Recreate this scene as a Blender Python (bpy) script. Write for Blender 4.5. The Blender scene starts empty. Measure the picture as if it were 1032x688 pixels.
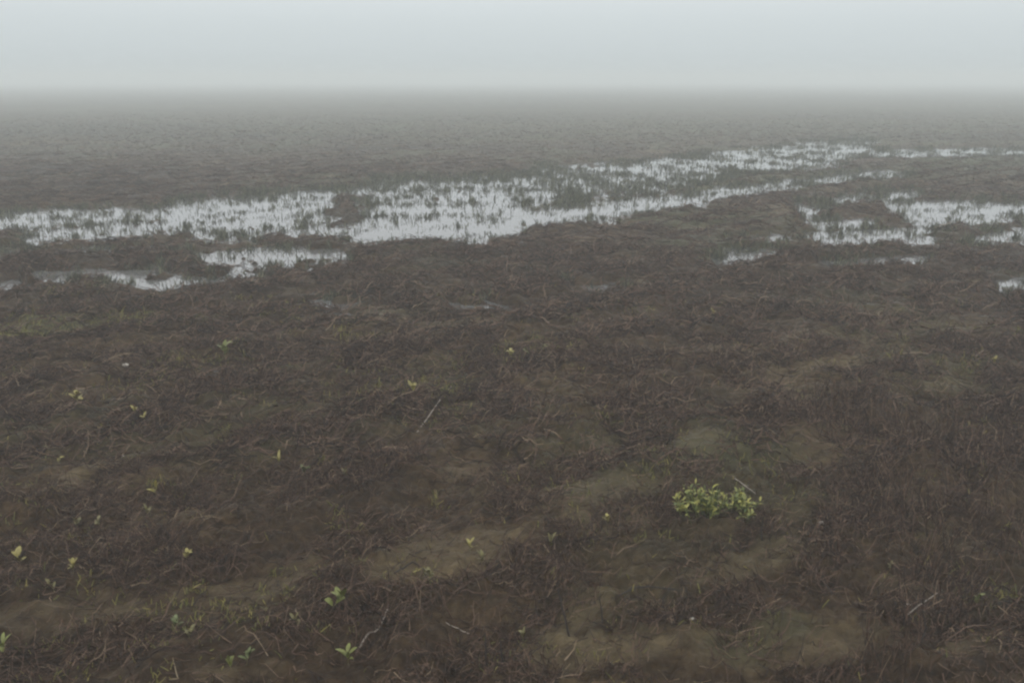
import bpy, math, random
import numpy as np
R = math.radians
random.seed(7); rng = np.random.default_rng(7)
S = bpy.context.scene; C = S.collection

# ---------------------------------------------------------------- camera
HORIZON, F, CAMH = 79.5, 894.0, 1.6          # photo pixels (1032 wide)
PITCH = math.atan((344 - HORIZON) / F)
cam = bpy.data.objects.new('camera', bpy.data.cameras.new('camera')); C.objects.link(cam)
cam.location = (0, 0, CAMH); cam.rotation_euler = (R(90) - PITCH, 0, 0)
cam.data.sensor_width = 36; cam.data.lens = 36 * F / 1032
cam.data.clip_start = 0.05; cam.data.clip_end = 5000
S.camera = cam

# ---------------------------------------------------------------- world and sun
SUN_EL, SUN_ROT = R(48), R(200)
W = bpy.data.worlds.new('World'); S.world = W; W.use_nodes = True
nt = W.node_tree; nt.nodes.clear()
def N(tree, t, **kw):
    n = tree.nodes.new(t)
    for k, v in kw.items(): setattr(n, k, v)
    return n
out = N(nt, 'ShaderNodeOutputWorld'); bg = N(nt, 'ShaderNodeBackground')
sky = N(nt, 'ShaderNodeTexSky'); sky.sky_type = 'NISHITA'; sky.sun_disc = False
sky.sun_elevation = SUN_EL; sky.sun_rotation = SUN_ROT; sky.air_density = 1.0; sky.dust_density = 6.0
hsv = N(nt, 'ShaderNodeHueSaturation'); hsv.inputs['Saturation'].default_value = 0.35
tc = N(nt, 'ShaderNodeTexCoord'); sx = N(nt, 'ShaderNodeSeparateXYZ'); cr = N(nt, 'ShaderNodeValToRGB')
# overcast cloud: dimmer towards the horizon, as a fog bank is
cr.color_ramp.interpolation = 'B_SPLINE'
cr.color_ramp.elements[0].position = 0.0; cr.color_ramp.elements[0].color = (.555, .615, .635, 1)
cr.color_ramp.elements[1].position = 1.0; cr.color_ramp.elements[1].color = (1, 1, 1, 1)
for p, c in ((.03, (.61, .67, .69)), (.085, (.715, .775, .79)), (.15, (.96, 1, 1.04)), (.45, (1, 1.01, 1.02))):
    e = cr.color_ramp.elements.new(p); e.color = (*c, 1)
sc_ = N(nt, 'ShaderNodeVectorMath', operation='SCALE'); sc_.inputs['Scale'].default_value = 10.0
mx = N(nt, 'ShaderNodeMix', data_type='RGBA'); mx.inputs['Factor'].default_value = 0.97
L = nt.links.new
L(tc.outputs['Generated'], sx.inputs[0]); L(sx.outputs['Z'], cr.inputs[0]); L(cr.outputs[0], sc_.inputs[0])
zm = N(nt, 'ShaderNodeMapRange', interpolation_type='SMOOTHSTEP'); L(sx.outputs['Z'], zm.inputs['Value'])
zm.inputs['From Min'].default_value = .12; zm.inputs['From Max'].default_value = .6
zm.inputs['To Min'].default_value = 10.0; zm.inputs['To Max'].default_value = 12.4; L(zm.outputs[0], sc_.inputs['Scale'])
L(sky.outputs[0], hsv.inputs['Color']); L(hsv.outputs[0], mx.inputs['A']); L(sc_.outputs[0], mx.inputs['B'])
L(mx.outputs['Result'], bg.inputs['Color']); bg.inputs['Strength'].default_value = 0.1
L(bg.outputs[0], out.inputs['Surface'])
sd = bpy.data.lights.new('sun', 'SUN'); sd.energy = 0.5; sd.angle = R(40); sd.color = (1, .97, .93)
so = bpy.data.objects.new('sun', sd); C.objects.link(so)
so.rotation_euler = (R(90) - SUN_EL, 0, R(180) - SUN_ROT)

# ---------------------------------------------------------------- exposure and render
S.view_settings.view_transform = 'Standard'; S.view_settings.look = 'None'
S.view_settings.exposure = 0.0; S.view_settings.gamma = 1; S.view_settings.use_curve_mapping = False
S.render.engine = 'CYCLES'
S.cycles.pixel_filter_type = 'BLACKMAN_HARRIS'; S.cycles.filter_width = 2.3
S.cycles.use_denoising = True
S.cycles.max_bounces = 6; S.cycles.diffuse_bounces = 3; S.cycles.glossy_bounces = 2
S.cycles.volume_bounces = 2; S.cycles.transmission_bounces = 2
S.cycles.use_adaptive_sampling = True

# ================================================================ numeric helpers
def _hash(ix, iy, seed):
    h = (ix.astype(np.int64) * 374761393 + iy.astype(np.int64) * 668265263 + seed * 974634777) & 0xFFFFFFFF
    h = ((h ^ (h >> 13)) * 1274126177) & 0xFFFFFFFF
    h = (h ^ (h >> 16)) & 0xFFFFFFFF
    return h / 4294967296.0 * 2 * math.pi
def noise(x, y, seed=0):
    ix = np.floor(x); iy = np.floor(y); fx = x - ix; fy = y - iy
    u = fx * fx * fx * (fx * (fx * 6 - 15) + 10); v = fy * fy * fy * (fy * (fy * 6 - 15) + 10)
    def g(a, b):
        t = _hash(ix + a, iy + b, seed); return np.cos(t) * (fx - a) + np.sin(t) * (fy - b)
    return ((g(0, 0) * (1 - u) + g(1, 0) * u) * (1 - v) + (g(0, 1) * (1 - u) + g(1, 1) * u) * v) * 1.5
def fbm(x, y, scale, octs, seed=0, gain=.5):
    r = 0; a = 1; t = 0
    for o in range(octs):
        r = r + a * noise(x / scale * 2 ** o + 17.3 * o, y / scale * 2 ** o - 9.1 * o, seed + o); t += a; a *= gain
    return r / t
def sstep(a, b, x):
    t = np.clip((x - a) / (b - a), 0, 1); return t * t * (3 - 2 * t)
cp, sp = math.cos(PITCH), math.sin(PITCH)
LAND = .04                                         # mean height of the land above the standing water
def to_px(x, y, h=CAMH - LAND):                    # ground point -> photo pixel
    d = np.maximum(y * cp + h * sp, .3)
    return 516 + F * x / d, 344 - F * (y * sp - h * cp) / d
def at(px, py):                                    # photo pixel -> ground point
    a, b = (px - 516) / F, (344 - py) / F
    dz = -sp + b * cp; t = -(CAMH - LAND) / dz
    return a * t, (cp + b * sp) * t

# hollows that hold water: capsules (x0, y0, x1, y1, half width in x, half width in y, strength), read off the
# photograph and laid on the ground as ground coordinates
POOLS = [
 (-60,224,171,217,20,9,1.0),(-120,232,0,226,25,9,.9),
 (300,196,410,192,25,6,.9),(325,232,385,240,20,7,.95),(30,228,180,230,22,6,.9),(130,252,230,247,20,5,.85),
 (180,219,325,211,16,20,1.08),(205,220,300,212,16,24,.85),(195,240,320,236,28,10,.92),
 (372,222,520,212,18,22,1.05),(395,238,510,230,16,10,1.22),(390,194,520,190,30,15,.95),
 (205,262,338,257,24,7.5,1.15),(272,262,306,264,18,10,1.2),(62,281,130,278,24,8,1.25),(163,284,250,277,22,7.5,1.15),
 (-60,294,8,292,20,5,1.05),(30,240,136,236,28,7,.92),(10,243,48,241,16,5,.9),(-60,258,120,252,30,5,.72),
 (512,222,600,214,16,12,1.15),(600,214,700,201,18,9,1.1),(700,200,795,188,18,7,1.05),(795,187,895,178,18,4.5,.8),
 (400,190,520,184,30,8,.80),(500,192,700,176,40,15,.90),(690,168,860,150,30,12,.78),(740,158,865,146,20,7,.86),(560,176,820,162,40,11,.74),(890,155,1080,153,24,5,.88),(800,186,890,176,20,5,.9),
 (890,155,1080,153,18,4,.9),(520,206,660,192,30,8,.6),
 (822,212,830,236,17,10,.88),(838,241,925,237,18,10,1.12),(905,210,925,228,18,12,1.05),(915,214,1110,214,18,14,1.1),(850,202,905,198,20,7,.86),(842,232,925,228,26,13,.84),
 (990,240,1110,244,22,13,.92),(925,222,1000,226,20,7,.72),(1100,225,1400,235,40,18,1.0),
 (713,262,764,258,18,7,1.12),(755,243,782,240,18,6,1.05),(834,268,918,264,20,6.5,1.08),(1003,289,1060,287,14,7,.98),
 (300,305,330,304,14,4.5,1.02),(468,302,502,303,16,4.5,1.0),(560,290,600,288,18,4,.6),(60,318,100,316,20,3,.45),
]
RISES = [(342,208,364,212,24,9,.42),(865,212,895,222,20,9,.8),(175,248,330,246,20,3.5,.75),(1005,228,1032,229,12,3,.5)]
def caps(px, py, lst):
    m = np.zeros_like(px)
    for x0, y0, x1, y1, hx, hy, s in lst:
        dx, dy = x1 - x0, (y1 - y0) * hx / hy
        qx, qy = px - x0, (py - y0) * hx / hy
        t = np.clip((qx * dx + qy * dy) / max(dx * dx + dy * dy, 1e-6), 0, 1)
        d = np.hypot(qx - t * dx, qy - t * dy) / hx
        m = np.maximum(m, s * (1 - sstep(.35, 1.5, d)))
    return m
ROW = R(40); rc, rs = math.cos(ROW), math.sin(ROW)
def pool(x, y):
    w = 1 / (1 + (y / 40) ** 2)
    x = x + w * (.30 * noise(x / .7, y / .9, 101) + .16 * noise(x / .25, y / .3, 102))
    y = y + w * (.38 * noise(x / .9, y / 1.1, 103) + .26 * noise(x / .3, y / .35, 104))
    px, py = to_px(x, y, CAMH)
    m = caps(px, py, POOLS) - .8 * caps(px, py, RISES)
    return np.where(y > 1.5, m, 0)
# smooth bare silt patches in the foreground
BARE = [(400,585,480,565,30,16,1),(420,560,500,545,40,10,.8),(560,500,640,492,36,12,.8),(640,455,720,450,36,12,1),
        (600,524,640,522,26,10,.9),(720,580,790,560,36,14,.8),(740,650,850,640,46,22,.7),(560,660,640,650,44,18,.8),
        (20,630,110,610,36,15,.6),(250,590,330,570,36,12,.6),(150,520,200,530,26,8,.5),(900,585,930,590,32,10,.6),
        (900,380,945,385,36,7,.6),(820,340,880,345,40,8,.5),(560,640,600,600,26,12,.5),(215,680,260,676,30,10,.6),(960,660,1020,640,30,16,.6)]
def bare(x, y):
    px, py = to_px(x, y)
    return np.clip(caps(px, py, BARE) + .55 * sstep(.12, .5, fbm(x, y, .9, 2, 71)), 0, 1)
def thatch(x, y):                                  # how thickly dead stems cover the mud, 0..1
    u = x * rc + y * rs; v = -x * rs + y * rc
    band = .5 + .5 * np.cos(2 * math.pi * (v + .12 * noise(u / 1.5, v / 1.5, 3)) / .72)
    c = sstep(-.16, .30, fbm(u * .55, v, .26, 3, 40))          # clumps a hand or two across
    k = (.10 + .95 * c) * (.45 + .55 * band)
    return np.clip(k * (1 - .60 * bare(x, y)), .05, 1.1)
def H(x, y):
    u = x * rc + y * rs; v = -x * rs + y * rc
    p = pool(x, y); b = bare(x, y)
    r = np.hypot(x, y); damp = 1 / (1 + (r / 17) ** 3)
    q_ = 1 - .75 * np.clip(p * 1.6, 0, 1)
    h = .040 + q_ * .018 * np.cos(2 * math.pi * (v + .1 * noise(u / 1.5, v / 1.5, 3)) / .72) + q_ * .028 * fbm(x, y, 2.2, 2, 5)
    clod = .058 * fbm(x, y, .20, 3, 11) + .044 * np.abs(fbm(u * .6, v, .08, 3, 21)) / (1 + (r / 9) ** 3) + .010 * fbm(x, y, .035, 2, 33)
    h = h + clod * (1 - .6 * b) * (.35 + .65 * q_) * damp + .012 * damp * fbm(x, y, .45, 2, 50)
    h = h - .094 * np.clip(p, 0, 1.15) + sstep(.2, .7, p) * (1 - .25 * sstep(1.05, 1.2, p)) * (.050 * fbm(x, y, .34, 2, 55) + .075 * fbm(x * 1.3, y, .12, 2, 57)) - .002 * sstep(.2, .7, p)
    return h

# ================================================================ material helpers
def mat(name):
    m = bpy.data.materials.new(name); m.use_nodes = True
    t = m.node_tree; return m, t, t.nodes['Principled BSDF']
def ramp(t, stops, interp='LINEAR'):
    n = N(t, 'ShaderNodeValToRGB'); e = n.color_ramp.elements; n.color_ramp.interpolation = interp
    e[0].position, e[0].color = stops[0][0], (*stops[0][1], 1)
    e[1].position, e[1].color = stops[-1][0], (*stops[-1][1], 1)
    for p, c in stops[1:-1]:
        k = e.new(p); k.color = (*c, 1)
    return n
def mix(t, fac, a, b, blend='MIX'):
    m = N(t, 'ShaderNodeMix', data_type='RGBA', blend_type=blend)
    for s, v in (('Factor', fac), ('A', a), ('B', b)):
        if hasattr(v, 'is_linked'): t.links.new(v, m.inputs[s])
        else: m.inputs[s].default_value = v if s == 'Factor' else (*v, 1)
    return m.outputs['Result']
def tnoise(t, co, scale, detail=4, rough=.55, mapping=None):
    n = N(t, 'ShaderNodeTexNoise'); n.inputs['Scale'].default_value = scale
    n.inputs['Detail'].default_value = detail; n.inputs['Roughness'].default_value = rough
    if mapping:
        mp = N(t, 'ShaderNodeMapping'); mp.inputs['Scale'].default_value = mapping[0]; mp.inputs['Rotation'].default_value = mapping[1]
        t.links.new(co, mp.inputs['Vector']); co = mp.outputs[0]
    t.links.new(co, n.inputs['Vector']); return n.outputs['Fac']

# ---- wet soil
soil, t, B = mat('wet_soil')
co = N(t, 'ShaderNodeTexCoord').outputs['Object']
attr = N(t, 'ShaderNodeAttribute'); attr.attribute_name = 'silt'
att2 = N(t, 'ShaderNodeAttribute'); att2.attribute_name = 'green'
fine = ramp(t, [(.3, (.010, .0055, .0028)), (.5, (.036, .0238, .0140)), (.72, (.078, .056, .035))])
t.links.new(tnoise(t, co, 22, 8, .7, ((.6, 1, 1), (0, 0, ROW))), fine.inputs[0])
silt = ramp(t, [(.28, (.040, .031, .019)), (.5, (.076, .062, .042)), (.72, (.128, .106, .074))]); t.links.new(tnoise(t, co, 17, 9, .75), silt.inputs[0])
mm = N(t, 'ShaderNodeMath', operation='MULTIPLY_ADD'); t.links.new(tnoise(t, co, 16, 8, .72, ((.7, 1.4, 1), (0, 0, ROW))), mm.inputs[0]); mm.inputs[1].default_value = 4.0
ms = N(t, 'ShaderNodeMath', operation='ADD'); ms.inputs[1].default_value = -2.1; t.links.new(attr.outputs['Fac'], ms.inputs[0]); t.links.new(ms.outputs[0], mm.inputs[2])
ma = N(t, 'ShaderNodeClamp'); t.links.new(mm.outputs[0], ma.inputs[0])
c1 = mix(t, ma.outputs[0], fine.outputs[0], silt.outputs[0])
big = ramp(t, [(.35, (.74, .70, .70)), (.65, (1.22, 1.20, 1.16))]); t.links.new(tnoise(t, co, .7, 4), big.inputs[0])
wide = ramp(t, [(.36, (.72, .72, .74)), (.64, (1.22, 1.24, 1.16))]); t.links.new(tnoise(t, co, .16, 3, .6, ((.45, 1.5, 1), (0, 0, -ROW * .5))), wide.inputs[0])
c2 = mix(t, 1.0, mix(t, 1.0, c1, (1.09, 1.0, .82), 'MULTIPLY'), big.outputs[0], 'MULTIPLY')
c3 = mix(t, att2.outputs['Fac'], c2, (.055, .058, .026))
c3 = mix(t, 1.0, c3, wide.outputs[0], 'MULTIPLY')
t.links.new(c3, B.inputs['Base Color'])
rr = ramp(t, [(.35, (.42,) * 3), (.65, (.75,) * 3)]); t.links.new(tnoise(t, co, 14, 4), rr.inputs[0]); t.links.new(rr.outputs[0], B.inputs['Roughness'])
B.inputs['Specular IOR Level'].default_value = .12
bp = N(t, 'ShaderNodeBump'); bp.inputs['Strength'].default_value = .7; bp.inputs['Distance'].default_value = .012
t.links.new(tnoise(t, co, 60, 6, .7), bp.inputs['Height']); t.links.new(bp.outputs[0], B.inputs['Normal'])
# ---- muddy water
water_m, t, B = mat('muddy_water')
co = N(t, 'ShaderNodeTexCoord').outputs['Object']
B.inputs['Base Color'].default_value = (.115, .115, .112, 1); B.inputs['Roughness'].default_value = .06
B.inputs['IOR'].default_value = 1.5; B.inputs['Specular IOR Level'].default_value = .7
bp = N(t, 'ShaderNodeBump'); bp.inputs['Strength'].default_value = .25; bp.inputs['Distance'].default_value = .01
t.links.new(tnoise(t, co, 9, 3, .5), bp.inputs['Height']); t.links.new(bp.outputs[0], B.inputs['Normal'])
# ---- stems and leaves: a colour for each stem
def stem_mat(name, stops, rough=.75):
    m, t, B = mat(name)
    g = N(t, 'ShaderNodeNewGeometry'); r_ = ramp(t, stops); t.links.new(g.outputs['Random Per Island'], r_.inputs[0])
    co = N(t, 'ShaderNodeTexCoord').outputs['Object']
    v = ramp(t, [(.3, (.7,) * 3), (.7, (1.25,) * 3)]); t.links.new(tnoise(t, co, 40, 3), v.inputs[0])
    t.links.new(mix(t, 1.0, r_.outputs[0], v.outputs[0], 'MULTIPLY'), B.inputs['Base Color'])
    B.inputs['Roughness'].default_value = rough; B.inputs['Specular IOR Level'].default_value = .3
    return m
M_litter = stem_mat('dead_stem', [(0, (.010, .0045, .0028)), (.4, (.038, .020, .0115)), (.7, (.088, .051, .034)), (.93, (.145, .093, .065)), (1, (.23, .17, .11))])
M_dark = stem_mat('black_stem', [(0, (.016, .013, .011)), (1, (.045, .036, .031))])
M_pale = stem_mat('pale_stem', [(0, (.22, .19, .16)), (1, (.32, .28, .24))])
M_tan = stem_mat('straw', [(0, (.14, .11, .07)), (1, (.24, .19, .12))])
M_sedge = stem_mat('sedge', [(0, (.03, .032, .022)), (.5, (.07, .072, .046)), (1, (.15, .15, .085))])
M_olive = stem_mat('olive_leaf', [(0, (.08, .085, .028)), (.6, (.17, .165, .045)), (1, (.28, .24, .08))])
def leaf_mat(name, a, b):
    m, t, B = mat(name)
    co = N(t, 'ShaderNodeTexCoord').outputs['Object']
    g = N(t, 'ShaderNodeNewGeometry')
    r_ = ramp(t, [(0, a), (1, b)]); t.links.new(g.outputs['Random Per Island'], r_.inputs[0])
    v = ramp(t, [(.35, (.75, .72, .65)), (.65, (1.15, 1.15, 1.1))]); t.links.new(tnoise(t, co, 90, 3), v.inputs[0])
    t.links.new(mix(t, 1.0, r_.outputs[0], v.outputs[0], 'MULTIPLY'), B.inputs['Base Color'])
    B.inputs['Roughness'].default_value = .5
    return m
LEAF = {'bright': leaf_mat('bright_leaf', (.095, .125, .03), (.20, .215, .055)),
        'green': leaf_mat('green_leaf', (.06, .09, .03), (.14, .165, .055)),
        'yellow': leaf_mat('yellow_leaf', (.18, .165, .045), (.32, .28, .085)),
        'dull': leaf_mat('dull_leaf', (.10, .095, .038), (.19, .17, .07)),
        'clump': leaf_mat('clump_leaf', (.075, .115, .025), (.36, .34, .075))}
M_stone = stem_mat('stone', [(0, (.30, .28, .24)), (1, (.42, .39, .34))])

# ================================================================ mesh helpers
def mesh_np(name, verts, quads, material, smooth=True):
    me = bpy.data.meshes.new(name)
    me.vertices.add(len(verts)); me.vertices.foreach_set('co', np.ascontiguousarray(verts, dtype=np.float32).ravel())
    n, k = quads.shape
    me.loops.add(n * k); me.loops.foreach_set('vertex_index', np.ascontiguousarray(quads, dtype=np.int32).ravel())
    me.polygons.add(n); me.polygons.foreach_set('loop_start', np.arange(0, n * k, k, dtype=np.int32))
    try: me.polygons.foreach_set('loop_total', np.full(n, k, dtype=np.int32))
    except Exception: pass
    me.polygons.foreach_set('use_smooth', np.full(n, smooth)); me.materials.append(material)
    me.update(calc_edges=True); return me
def link(name, me, parent=None, **props):
    o = bpy.data.objects.new(name, me); C.objects.link(o)
    if parent: o.parent = parent
    for k, v in props.items():
        if v: o[k] = v
    return o
def tubes(P, rad, sides=3):
    """P (n,k,3) centre lines, rad (n,k) radii -> verts, quads; each tube an island of its own"""
    n, k, _ = P.shape
    T = np.gradient(P, axis=1); T /= np.linalg.norm(T, axis=2, keepdims=True) + 1e-9
    ref = np.where(np.abs(T[..., 2:3]) > .8, np.array([1., 0, 0]), np.array([0, 0, 1.]))
    A = np.cross(T, ref); A /= np.linalg.norm(A, axis=2, keepdims=True) + 1e-9
    Bv = np.cross(T, A)
    ang = np.arange(sides) * 2 * math.pi / sides
    V = P[:, :, None, :] + rad[:, :, None, None] * (np.cos(ang)[None, None, :, None] * A[:, :, None, :] + np.sin(ang)[None, None, :, None] * Bv[:, :, None, :])
    idx = np.arange(n * k * sides).reshape(n, k, sides)
    a = idx[:, :-1, :]; b = idx[:, 1:, :]
    Q = np.stack([a, np.roll(a, -1, 2), np.roll(b, -1, 2), b], axis=-1).reshape(-1, 4)
    return V.reshape(-1, 3), Q
def lying(x, y, length, rad, k=5, curl=.5, lift=.012, az=None):
    n = len(x); az = np.where(rng.random(n) < .6, ROW + rng.normal(0, .55, n) + rng.choice([0, math.pi], n), rng.uniform(0, 2 * math.pi, n)) if az is None else az
    s = np.linspace(0, 1, k)
    cur = rng.normal(0, curl, n)[:, None] + rng.normal(0, curl * .5, (n, k))
    a = az[:, None] + cur * s[None]
    step = length[:, None] / (k - 1)
    X = x[:, None] + np.cumsum(np.cos(a) * step, 1) - np.cos(a[:, :1]) * step
    Y = y[:, None] + np.cumsum(np.sin(a) * step, 1) - np.sin(a[:, :1]) * step
    G = H(X, Y)
    up = np.abs(rng.normal(0, 1, n))[:, None] * lift * (s[None] ** rng.choice([.5, 1, 2], n)[:, None])
    Z = G + rad[:, None] * .6 + up + np.abs(rng.normal(0, lift * .3, (n, k)))
    rr = rad[:, None] * (1 - .55 * s[None]) * rng.uniform(.8, 1.2, (n, k))
    return np.stack([X, Y, Z], -1), rr
def standing(x, y, height, rad, k=4, lean=.35, droop=.3, sink=.01):
    n = len(x); az = rng.uniform(0, 2 * math.pi, n); ln = np.abs(rng.normal(0, lean, n))
    s = np.linspace(0, 1, k)[None]
    hor = height[:, None] * (np.sin(ln)[:, None] * s + droop * rng.uniform(0, 1, n)[:, None] * s ** 2)
    X = x[:, None] + np.cos(az)[:, None] * hor; Y = y[:, None] + np.sin(az)[:, None] * hor
    Z = H(x, y)[:, None] - sink + height[:, None] * np.cos(ln)[:, None] * s + rng.normal(0, .001, (n, k))
    return np.stack([X, Y, Z], -1), rad[:, None] * (1 - .5 * s) * np.ones((n, k))
def scatter(n, py0, py1, dens, px0=-420, px1=1450):
    """ground points between two photo rows, spread evenly over the ground, kept with probability dens(x, y)"""
    n = int(n * 1.32); xs, ys = [], []; got = 0
    ynear = at(516, py1)[1]; yfar = at(516, py0)[1]
    for _ in range(60):
        m = n * 2
        u = rng.random(m); y = np.sqrt(ynear ** 2 + u * (yfar ** 2 - ynear ** 2))
        half = (y * cp + CAMH * sp)
        x = (px0 + rng.random(m) * (px1 - px0) - 516) / F * half
        k = rng.random(m) < dens(x, y)
        xs.append(x[k]); ys.append(y[k]); got += k.sum()
        if got >= n: break
    return np.concatenate(xs)[:n], np.concatenate(ys)[:n]

# ================================================================ ground: one sheet to the horizon
rad_ = [0.0, .4, .8, 1.1, 1.3]
while rad_[-1] < 700:
    r0 = rad_[-1]
    rad_.append(r0 + max(.0055, min(.8 * (r0 * r0 + CAMH ** 2) / (CAMH * F), .03 * r0)))
rad_ = np.array(rad_)
ang_ = np.concatenate([np.linspace(-180, -46, 46, endpoint=False), np.linspace(-46, -36, 60, endpoint=False), np.linspace(-36, 36, 1050, endpoint=False),
                       np.linspace(36, 46, 60, endpoint=False), np.linspace(46, 180, 46, endpoint=False)])
RR, AA = np.meshgrid(rad_, np.radians(ang_), indexing='ij')
X = RR * np.sin(AA); Y = RR * np.cos(AA)
Z = H(X, Y)
V = np.stack([X, Y, Z], -1).reshape(-1, 3)
nr, na = RR.shape; idx = np.arange(nr * na).reshape(nr, na); nx = np.roll(idx, -1, 1)
Q = np.stack([idx[1:-1], nx[1:-1], nx[2:], idx[2:]], -1).reshape(-1, 4)[:, ::-1]
Q0 = np.stack([idx[0], nx[0], nx[1], idx[1]], -1)[:, ::-1]
gm = mesh_np('ground', V, np.concatenate([Q0, Q]), soil)
px, py = to_px(X, Y)
gat = gm.attributes.new('silt', 'FLOAT', 'POINT')
gat.data.foreach_set('value', np.clip(sstep(.1, .75, bare(X, Y) + .35 * fbm(X, Y, .12, 3, 91)), 0, 1).astype(np.float32).ravel())
GREEN = [(120,322,160,320,60,7,.55),(0,330,50,326,50,9,.5),(700,185,1000,170,70,9,.55),(960,165,1060,163,50,8,.7),(560,205,760,225,60,14,.4),
         (350,183,620,178,60,7,.5),(700,462,770,456,50,12,.25),(740,650,790,630,36,14,.4),(680,250,800,235,50,10,.35)]
gr = np.where(Y > 1.2, caps(px, py, GREEN), 0) + (.28 + .2 * sstep(9, 18, Y)) * sstep(.0, .4, fbm(X, Y, 1.6, 3, 61)) + .35 * sstep(12, 30, Y)
gat = gm.attributes.new('green', 'FLOAT', 'POINT'); gat.data.foreach_set('value', np.clip(gr, 0, 1).astype(np.float32).ravel())
link('ground', gm, kind='structure', label='wet brown field of mud running away into the fog')

# ---- water lying in the hollows (level sheet; the soil rises out of it)
wm = mesh_np('water', np.array([[-90, 3.5, 0], [90, 3.5, 0], [90, 60, 0], [-90, 60, 0]], float), np.array([[0, 1, 2, 3]]), water_m)
link('water', wm, kind='structure', label='shallow rainwater standing in the hollows of the field')

# ================================================================ stuff: dead stems, sedge, tiny weeds
def join(parts):
    Vs, Qs, o = [], [], 0
    for P, r in parts:
        v, q = tubes(P, r); Vs.append(v); Qs.append(q + o); o += len(v)
    return np.concatenate(Vs), np.concatenate(Qs)
U = rng.uniform
dry = lambda x, y: thatch(x, y) * (1 - sstep(.35, .7, pool(x, y)))
parts = []
def litter(n, py0, py1, lmin, lmax, rmin, rmax, lift, k=5, curl=.5):
    x, y = scatter(n, py0, py1, dry); m = len(x)
    L_ = lmin + (lmax - lmin) * U(0, 1, m) ** 2
    parts.append(lying(x, y, L_, U(rmin, rmax, m), k, curl, lift))
litter(34000, 470, 760, .015, .11, .0006, .0021, .020, 5, .5)
litter(500, 470, 760, .08, .2, .0012, .0022, .02, 7, .9)
litter(34000, 340, 470, .03, .16, .0013, .0036, .024, 4, .5)
litter(500, 340, 470, .10, .28, .0016, .003, .03, 6, .9)
litter(26000, 250, 340, .05, .22, .0024, .0050, .03, 4)
dry0 = dry; dry = lambda x, y: dry0(x, y) * sstep(21, 10, y)
litter(21000, 145, 250, .08, .32, .003, .006, .03, 4)
dry = lambda x, y: dry0(x, y) * sstep(48, 20, y) * sstep(9, 17, y)
litter(24000, 105, 210, .05, .2, .004, .008, .03, 3)
dry = dry0
v, q = join(parts); me = mesh_np('dead_stem_litter', v, q, M_litter, False)
link('dead_stem_litter', me, kind='stuff', label='mat of dead dark stems and roots strewn over the mud')

parts = []
def stub(n, py0, py1, hmin, hmax, rmin, rmax, dens, lean=.45):
    x, y = scatter(n, py0, py1, dens); m = len(x)
    parts.append(standing(x, y, hmin + (hmax - hmin) * U(0, 1, m) ** 1.6, U(rmin, rmax, m), 4, lean))
dd = lambda x, y: dry(x, y) ** 2
stub(3400, 470, 760, .015, .07, .0009, .002, dd, .6)
stub(5200, 340, 470, .02, .075, .001, .002, dd, .6)
stub(6000, 250, 340, .02, .08, .0015, .003, dd, .6)
# thicket of thin upright stalks at the right
pk = lambda x, y: caps(*to_px(x, y), [(840,420,1030,470,40,22,.9),(900,500,960,600,36,30,.8),(940,600,880,680,30,30,.7),(960,440,1032,560,40,30,.5)])
stub(1900, 360, 700, .03, .12, .0010, .0022, pk, .3)
v, q = join(parts); me = mesh_np('short_dead_stubble', v, q, M_litter, False)
link('short_dead_stubble', me, kind='stuff', label='short dead stubble poking out of the mud')

parts = []
def wet(x, y):
    p = pool(x, y); c = sstep(-.15, .3, fbm(x, y, .55, 3, 81))
    return sstep(.2, .55, p) * (.12 + .88 * c) * (1 - .3 * sstep(1.1, 1.25, p))
def tufts(n, per, py0, py1, hmin, hmax, rmin, rmax, dens, lean, spread):
    x, y = scatter(n, py0, py1, dens); k = np.repeat(np.arange(len(x)), rng.integers(per // 2, per + 1, len(x)))
    hs = U(.5, 1, len(x))[k]; x = x[k] + rng.normal(0, spread, len(k)); y = y[k] + rng.normal(0, spread, len(k)); m = len(k)
    parts.append(standing(x, y, (hmin + (hmax - hmin) * U(0, 1, m) ** 1.3) * hs, U(rmin, rmax, m), 4, lean))
tufts(10500, 14, 172, 300, .02, .115, .003, .007, wet, .28, .020)
far = lambda x, y: sstep(.15, .5, pool(x, y)) * sstep(-.2, .25, fbm(x, y, .9, 2, 83))
tufts(4200, 9, 135, 192, .03, .11, .005, .010, far, .35, .045)
rim = lambda x, y: np.clip(caps(*to_px(x, y), GREEN[2:6]), 0, 1) * .8 + .2 * sstep(.05, .35, pool(x, y))
stub(6000, 140, 300, .015, .06, .003, .006, rim, .6)
v, q = join(parts); me = mesh_np('drowned_sedge', v, q, M_sedge, False)
link('drowned_sedge', me, kind='stuff', label='thin grey green sedge standing in and round the shallow water')

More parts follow.
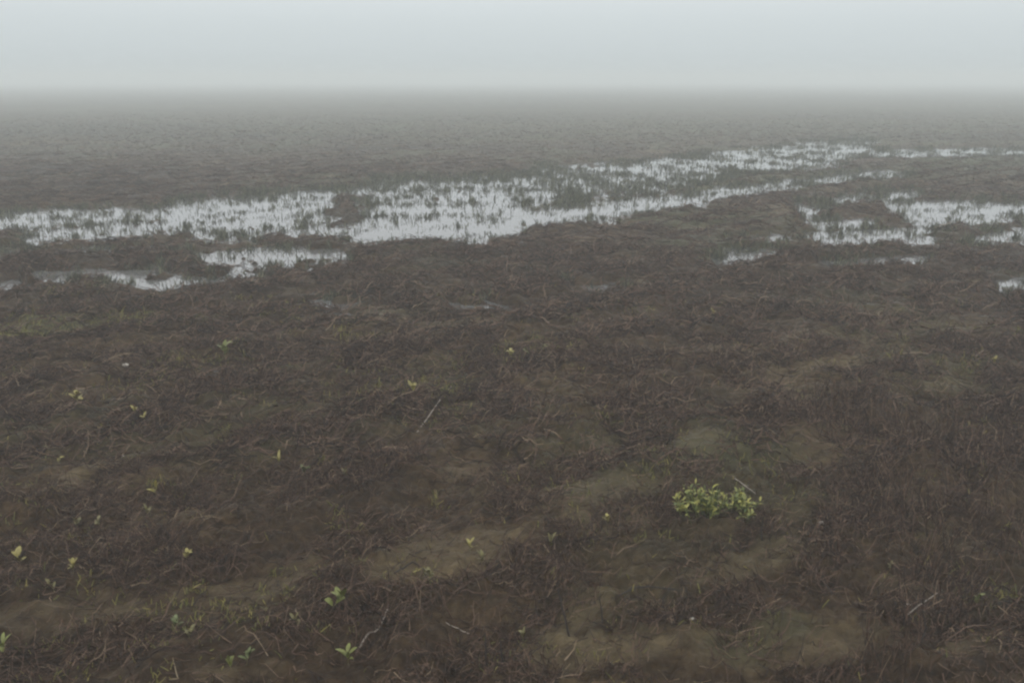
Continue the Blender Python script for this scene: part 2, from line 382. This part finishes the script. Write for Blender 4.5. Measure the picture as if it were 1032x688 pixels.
parts = []
ol = lambda x, y: np.clip(caps(*to_px(x, y), [(120,322,160,320,50,6,.7),(0,332,50,326,50,8,.5),(480,365,540,356,40,9,.45),(370,400,430,392,40,9,.5),(700,470,760,480,60,30,.18),(1000,600,1040,606,16,12,.8)]) + .012 + .10 * sstep(.25, .5, fbm(x, y, .45, 2, 66)) * (x < .6), 0, 1)
stub(4200, 300, 720, .012, .045, .0014, .0030, ol, .8)
wd = lambda x, y: np.clip(sstep(.05, .45, fbm(x, y, .7, 2, 66)) * np.where(to_px(x, y)[0] < 560, .8, .22), .02, 1)
tufts(330, 18, 400, 720, .012, .045, .0013, .0028, wd, .7, .016)
tufts(450, 16, 290, 400, .015, .05, .0022, .0042, wd, .7, .03)
gx, gy = [], []
for tx, ty, n_, sp_ in ((430,395,5,18),(400,400,4,12),(130,322,8,22),(25,330,7,20),(240,356,4,16),(160,495,5,12),(60,545,5,22),(210,610,3,14),(1000,600,6,16),(975,358,4,22),
                        (520,362,5,18),(700,462,5,30),(650,480,4,20),(590,420,3,30),(445,500,3,20),(140,560,4,30),(320,640,3,14),(760,636,4,22),(590,655,4,22),(900,352,3,20)):
    for _ in range(n_):
        a_, b_ = at(tx + random.gauss(0, sp_), ty + random.gauss(0, sp_ * .35)); m_ = 14; sg = .004 * math.hypot(b_, CAMH)
        gx.append(a_ + rng.normal(0, sg, m_)); gy.append(b_ + rng.normal(0, sg, m_))
gx = np.concatenate(gx); gy = np.concatenate(gy); sg = np.hypot(gy, CAMH) / F
parts.append(standing(gx, gy, sg * U(4, 11, len(gx)), sg * U(.28, .6, len(gx)), 4, .8))
v, q = join(parts); me = mesh_np('weed_cover', v, q, M_olive, False)
link('weed_cover', me, kind='stuff', label='sparse olive weeds just coming up through the mud')

# ================================================================ seedlings, clump, stalks, stones: things
def leaf_mesh(material, base, az, el, ln, wd, curl=.25, twist=0.):
    n = 6; vs, qs = [], []
    d = np.array([math.cos(az), math.sin(az)]); sd = np.array([-d[1], d[0]])
    for i in range(n + 1):
        s = i / n; w = wd * .5 * (math.sin(math.pi * min(s * .9 + .08, 1)) ** .8 + .04)
        a = el - curl * s * 2
        f = s * ln * math.cos((el + a) / 2); h = s * ln * math.sin((el + a) / 2)
        for k, c in ((-1, .22), (0, 0), (1, .22)):
            p = d * f + sd * (w * k * math.cos(twist))
            vs.append((base[0] + p[0], base[1] + p[1], base[2] + h + w * c * abs(k) + w * k * math.sin(twist)))
    for i in range(n):
        for k in range(2):
            a = i * 3 + k; qs.append((a, a + 1, a + 4, a + 3))
    top = np.array(vs); nv = len(top); bot = top - np.array([0, 0, .0006]); qs = np.array(qs)
    return mesh_np('leaf', np.concatenate([top, bot]), np.concatenate([qs, qs[:, ::-1] + nv]), material)
def empty(name, x, y, z, **props):
    o = bpy.data.objects.new(name, None); C.objects.link(o); o.location = (x, y, z); o.empty_display_size = .05
    for k, v in props.items(): o[k] = v
    return o
def gz(x, y): return float(H(np.array([x]), np.array([y]))[0])
def seedling(px, py, hpx, kind, n, label, wide=1.0, lean=0.):
    x, y = at(px, py + hpx * .45); z = gz(x, y)
    s = math.hypot(y, CAMH) / F                        # metres per pixel there
    h = hpx * s * (1.2 if hpx < 15 else 1.1)
    o = empty('seedling', x, y, z, label=label, category='seedling', group='green seedlings coming up in the mud')
    k = 5; t_ = np.linspace(0, 1, k)
    P = np.stack([lean * h * t_ ** 1.3, 0 * t_, -.008 + (h * .6 + .008) * t_], -1)[None]
    v, q = tubes(P, np.full((1, k), max(.0012, .3 * s)) * (1 - .4 * t_)[None], 5)
    link('stem', mesh_np('stem', v, q, LEAF['dull']), o)
    a0 = random.uniform(0, 6.28)
    for i in range(n + 2):
        tt = random.uniform(.3, 1); b = (lean * h * tt ** 1.3, 0, h * .6 * tt)
        link('leaf', leaf_mesh(LEAF[kind], b, a0 + i * 2.4 + random.uniform(-.4, .4), random.uniform(.8, 1.5), h * random.uniform(.32, .58),
             h * random.uniform(.15, .24) * wide, random.uniform(.1, .6), random.uniform(-.5, .5)), o)
    return o
SEED = [
 (233,667,15,'bright',4,'bright green seedling at the bottom edge, left one of a close pair',1.0,-.1),
 (248,662,19,'green',4,'taller greyer seedling at the bottom edge, right one of a close pair',.8,.2),
 (332,613,26,'bright',5,'leaning green seedling with a yellow tip, above the upright yellow one',1.0,.5),
 (351,659,22,'bright',5,'narrow upright yellow green seedling left of the pale crooked twig',.9,0),
 (174,617,22,'green',4,'drooping green seedling standing left of the leaning one',1.0,.2),
 (190,639,13,'dull',3,'small pale seedling just under the drooping green one',1,.3),
 (5,652,20,'bright',3,'green seedling cut by the left edge near the bottom corner',1,0),
 (75,578,18,'yellow',5,'dull yellow bushy seedling near the left edge, with a smaller one below it',1.1,.1),
 (56,592,12,'dull',3,'small seedling lying just below the dull yellow bushy one',1,-.3),
 (19,556,18,'yellow',4,'rounded yellowish seedling close to the left edge, above bare silt',1.2,0),
 (188,565,12,'yellow',4,'low pale yellow seedling on its own in the left foreground',1.2,.2),
 (77,519,14,'dull',3,'faded seedling near the left edge, left one of a faint pair',1,0),
 (100,522,14,'dull',3,'faded seedling near the left edge, right one of a faint pair',1,0),
 (157,494,14,'yellow',3,'yellow seedling, upper one of two straggling ones at left',1,.1),
 (150,512,15,'dull',4,'straggling dull seedling, lower one of two at left',1,-.2),
 (80,410,17,'yellow',5,'lone yellow seedling highest at the far left of the brown mud',1.1,0),
 (103,431,9,'yellow',3,'tiny pale seedling below right of the lone yellow one',1,0),
 (137,418,11,'yellow',4,'yellow seedling, left one of a tiny touching pair',1,0),
 (146,425,10,'yellow',3,'yellow seedling, right one of a tiny touching pair',1,0),
 (47,450,11,'dull',3,'tiny tan seedling near the left edge above a paler dot',1,.3),
 (60,466,9,'yellow',2,'pale dot of a seedling near the left edge',1,0),
 (227,352,17,'bright',6,'spreading yellow green tuft alone in the dark upper left mud',1.6,0),
 (281,463,14,'yellow',3,'thin yellow seedling, left one of two spaced well apart',.9,0),
 (307,473,15,'green',4,'wider olive seedling, right one of two spaced well apart',1.3,0),
 (348,481,11,'dull',3,'dim olive seedling right of the two spaced seedlings',1.2,0),
 (515,357,13,'yellow',4,'upright yellow seedling in the middle of the field, beside a rounder one',1,0),
 (529,360,11,'bright',4,'round yellow green seedling in the middle of the field',1.3,.2),
 (546,358,10,'dull',3,'arched tan seedling right of the middle pair',1,.4),
 (418,397,14,'yellow',4,'ochre seedling at the end of a tangle of dead stems',1,-.2),
 (474,556,16,'yellow',3,'spindly yellow seedling on the edge of the bare silt patch',.9,0),
 (485,566,16,'dull',4,'bushier olive seedling beside the spindly one on the silt edge',1.2,.1),
 (555,546,18,'dull',3,'pale upright seedling in front of dark matted stems',.9,0),
 (433,583,12,'dull',4,'faint olive seedling lying on the bare silt patch',1.4,0),
 (612,524,12,'yellow',3,'small buff seedling left of the leafy green clump',1.2,0),
 (527,640,16,'dull',4,'dim olive seedling between the two black upright stalks',1,0),
 (984,605,15,'bright',3,'single round green leaved seedling near the right edge',1.6,0),
 (897,570,9,'dull',3,'small dim seedling on the silt at right of the clump',1,0),
 (1002,362,9,'yellow',3,'pale yellow seedling near the right edge, high in the brown mud',1.2,0),
 (718,314,9,'yellow',3,'tiny yellow seedling far out, right of centre below the small puddle',1.2,0),
 (268,618,9,'dull',2,'tiny pale sprig between the two larger green seedlings',1,0),
 (302,632,12,'dull',3,'small faded sprig at the foot of the leaning seedling',1.1,-.3),
]
for s in SEED: seedling(*s)

# the leafy clump
cx, cy = at(721, 518); cz = gz(cx, cy)
clump = empty('leafy_weed', cx, cy, cz, label='low spreading clump of yellow green leaves, the largest green plant in the field', category='weed clump')
msh, sts = [], []
Vs, Qs, off = [], [], 0
n_st = 80
for i in range(n_st):
    lx = random.gauss(-.055, .042) if random.random() < .68 else random.gauss(.095, .028); lx = max(-.15, min(.15, lx)); ly = random.gauss(0, .03)
    hh = random.uniform(.05, .115) * (1 - .35 * abs(lx) / .15) * (1.15 if lx < 0 else .85)
    tx, ty = lx * 1.05 + random.uniform(-.012, .012), ly + random.uniform(-.02, .02)
    zb = gz(cx + lx * .85, cy + ly) - cz - .006
    t_ = np.linspace(0, 1, 4)
    sts.append(np.stack([lx * .85 + (tx - lx * .85) * t_, ly + (ty - ly) * t_, zb + hh * t_], -1))
    for j in range(random.randint(6, 9)):
        tt = random.uniform(.4, 1); b = (lx * .85 + (tx - lx * .85) * tt, ly + (ty - ly) * tt, zb + hh * tt)
        me = leaf_mesh(LEAF['clump'], b, random.uniform(0, 6.28), random.uniform(.3, 1.5), random.uniform(.016, .030), random.uniform(.005, .009), random.uniform(.1, .6), random.uniform(-.6, .6))
        a = np.zeros(len(me.vertices) * 3, dtype=np.float32); me.vertices.foreach_get('co', a)
        f = np.zeros(len(me.polygons) * 4, dtype=np.int32); me.polygons.foreach_get('vertices', f)
        Vs.append(a.reshape(-1, 3)); Qs.append(f.reshape(-1, 4) + off); off += len(me.vertices); bpy.data.meshes.remove(me)
link('foliage', mesh_np('foliage', np.concatenate(Vs), np.concatenate(Qs), LEAF['clump']), clump)
v, q = tubes(np.array(sts), np.full((n_st, 4), .0016), 4); link('stems', mesh_np('stems', v, q, LEAF['green']), clump)

# upright and lying stalks one can pick out: photo polyline, height above ground for each point (m)
def stalk(name, cat, pts, r, material, label, group):
    # pts: (px, py, height); base from px, the rest placed at the base's distance plus its own drift
    P = []
    bx, by = at(pts[0][0], pts[0][1]); s = math.hypot(by, CAMH) / F; bz = gz(bx, by)
    for px_, py_, mode in pts:
        if mode == 'g': x, y = at(px_, py_); P.append((x - bx, y - by, gz(x, y) - bz + r * 1.2))
        elif mode == 'l': x, y = at(px_, py_ + 5); P.append((x - bx, y - by, gz(x, y) - bz + 5 * s * .9))
        else: P.append(((px_ - pts[0][0]) * s, mode, (pts[0][1] - py_) * s * 1.08))
    P = np.array(P); P[0, 2] = min(P[0, 2], 0) - .006 if pts[1][2] not in ('g',) else P[0, 2]
    tt = np.linspace(0, 1, len(P)); ts = np.linspace(0, 1, len(P) * 3)
    P = np.stack([np.interp(ts, tt, P[:, i]) for i in range(3)], -1); P[1:-1] += rng.normal(0, r * .35, (len(P) - 2, 3))
    v, q = tubes(P[None], (r * (1.15 - .5 * ts) * rng.uniform(.85, 1.15, len(ts)))[None], 6)
    o = link(name, mesh_np(name, v, q, material), label=label, category=cat, group=group); o.location = (bx, by, bz)
    return o
G1 = 'dead stalks standing in the mud'; G2 = 'loose twigs lying on the mud'
ST = 'dead_stalk'; TW = 'twig'
stalk(ST,'stalk',[(491,675,0.),(490,656,0.),(489,638,0.)],.0032,M_dark,'short black stalk standing straight up at the bottom edge, right of centre',G1)
stalk(ST,'stalk',[(507,672,0.),(506,660,0.),(504,648,.01)],.0024,M_dark,'thinner black stalk just right of the straight black one',G1)
stalk(ST,'stalk',[(574,643,0.),(568,620,0.),(562,598,.01)],.003,M_dark,'tall black stalk leaning left behind the two short ones',G1)
stalk(ST,'stalk',[(607,632,0.),(606,620,0.),(603,606,0.)],.0024,M_dark,'short dark stalk right of the tall leaning black one',G1)
stalk(ST,'stalk',[(456,618,0.),(450,606,0.),(443,594,.01)],.0024,M_litter,'brown stalk leaning left at the foot of the bare silt patch',G1)
stalk(ST,'stalk',[(943,478,0.),(940,462,0.),(942,446,.01)],.0018,M_litter,'thin grey stalk rising from the thicket at the right',G1)
stalk(ST,'stalk',[(875,652,0.),(872,630,0.),(876,612,.01)],.002,M_litter,'slender brown stalk low in the right foreground thicket',G1)
stalk(ST,'stalk',[(925,664,0.),(928,646,0.),(924,630,.01)],.002,M_dark,'dark stalk right of the slender brown one, bottom right',G1)
stalk(ST,'stalk',[(768,548,0.),(766,536,0.),(767,524,0.)],.0026,M_dark,'stubby dark stalk just below right of the leafy clump',G1)
stalk(ST,'stalk',[(45,572,0.),(47,556,0.),(46,542,.01)],.002,M_litter,'brown stalk between two yellow seedlings near the left edge',G1)
stalk(ST,'stalk',[(665,612,0.),(669,600,0.),(676,590,.01)],.0022,M_dark,'dark stalk leaning right below the leafy clump',G1)
stalk(TW,'twig',[(358,653,'g'),(372,642,'g'),(380,640,'g'),(386,628,'l'),(391,617,'l')],.0028,M_pale,'pale crooked twig bending upwards beside the narrow upright seedling',G2)
stalk(TW,'twig',[(484,636,'g'),(466,630,'g'),(449,626,'g')],.0018,M_pale,'pale straight twig lying left of the black stalks',G2)
stalk(TW,'twig',[(110,568,'g'),(122,562,'g'),(140,549,'g'),(152,546,'g')],.0020,M_pale,'long pale twig lying slantwise near the bushy yellow seedling',G2)
stalk(TW,'twig',[(398,585,'g'),(416,572,'g'),(432,580,'l')],.0020,M_dark,'dark bent twig arching over the bare silt patch',G2)
stalk(TW,'twig',[(622,606,'g'),(640,596,'g'),(656,590,'g'),(684,604,'g')],.0026,M_dark,'dark curved twig below the leafy clump',G2)
stalk(TW,'twig',[(420,430,'l'),(440,405,'l'),(455,388,'l')],.003,M_pale,'long grey twig slanting up out of the middle tangle',G2)
stalk(TW,'twig',[(340,420,'g'),(365,408,'l'),(392,400,'g')],.003,M_tan,'tan twig lying left of the ochre seedling',G2)
stalk(TW,'twig',[(735,478,'g'),(755,490,'l'),(762,498,'g')],.0022,M_pale,'grey twig lying just above right of the leafy clump',G2)
stalk(TW,'twig',[(905,625,'g'),(925,612,'l'),(950,590,'g')],.0022,M_pale,'grey twig slanting up beside the pale stone at right',G2)
stalk(TW,'twig',[(817,572,'g'),(830,585,'g'),(838,602,'g')],.0022,M_dark,'dark twig lying on the silt below the tiny pale stone, right of centre',G2)
stalk(TW,'twig',[(30,328,'g'),(52,314,'g')],.004,M_tan,'far tan twig lying by the olive weeds at the left edge',G2)
stalk(TW,'twig',[(165,690,'g'),(180,686,'l'),(176,672,'l')],.002,M_tan,'tan twig end at the bottom edge left of the bright pair',G2)
stalk(TW,'twig',[(235,490,'g'),(252,478,'l'),(262,470,'g')],.0026,M_litter,'brown twig lying left of the two spaced seedlings',G2)

def stone(px_, py_, wpx, label):
    x, y = at(px_, py_); s = math.hypot(y, CAMH) / F; r = wpx * s / 2
    nu, nv = 10, 7; vs = []
    for i in range(nv):
        ph = math.pi * (i / (nv - 1) - .5)
        for j in range(nu):
            th = 2 * math.pi * j / nu; k = 1 + .18 * math.sin(2 * th + px_) + random.uniform(-.08, .08)
            vs.append((r * k * math.cos(ph) * math.cos(th), r * .8 * k * math.cos(ph) * math.sin(th), r * .62 * math.sin(ph) + r * .3))
    idx = np.arange(nu * nv).reshape(nv, nu); a, b = idx[:-1], idx[1:]
    Q = np.stack([a, np.roll(a, -1, 1), np.roll(b, -1, 1), b], -1).reshape(-1, 4)
    o = link('stone', mesh_np('stone', np.array(vs), Q, M_stone), label=label, category='stone', group='small pale stones on the mud'); o.location = (x, y, gz(x, y))
stone(697, 625, 6, 'small pale stone on the mud below the leafy clump')
stone(915, 611, 7, 'small pale stone among dead stems at the lower right')
stone(827, 536, 6, 'tiny pale stone on the silt right of the leafy clump')
stone(127, 371, 6, 'tiny pale stone in the dark mud at the upper left')
stone(124, 457, 5, 'tiny pale stone left of the two spaced seedlings')

# ================================================================ fog
vm = bpy.data.materials.new('fog_air'); vm.use_nodes = True; t = vm.node_tree; t.nodes.clear()
o_ = N(t, 'ShaderNodeOutputMaterial'); pv = N(t, 'ShaderNodeVolumePrincipled')
pv.inputs['Color'].default_value = (.915, .97, .975, 1); pv.inputs['Density'].default_value = .0137; pv.inputs['Anisotropy'].default_value = 0
t.links.new(pv.outputs[0], o_.inputs['Volume'])
a, z0, z1 = 760, -1.2, 2.6
vs = np.array([[x, y, z] for z in (z0, z1) for x, y in ((-a, -a), (a, -a), (a, a), (-a, a))], float)
fs = np.array([[0, 3, 2, 1], [4, 5, 6, 7], [0, 1, 5, 4], [1, 2, 6, 5], [2, 3, 7, 6], [3, 0, 4, 7]])
link('haze', mesh_np('haze', vs, fs, vm, False), kind='stuff', label='dense pale fog hanging over the field')
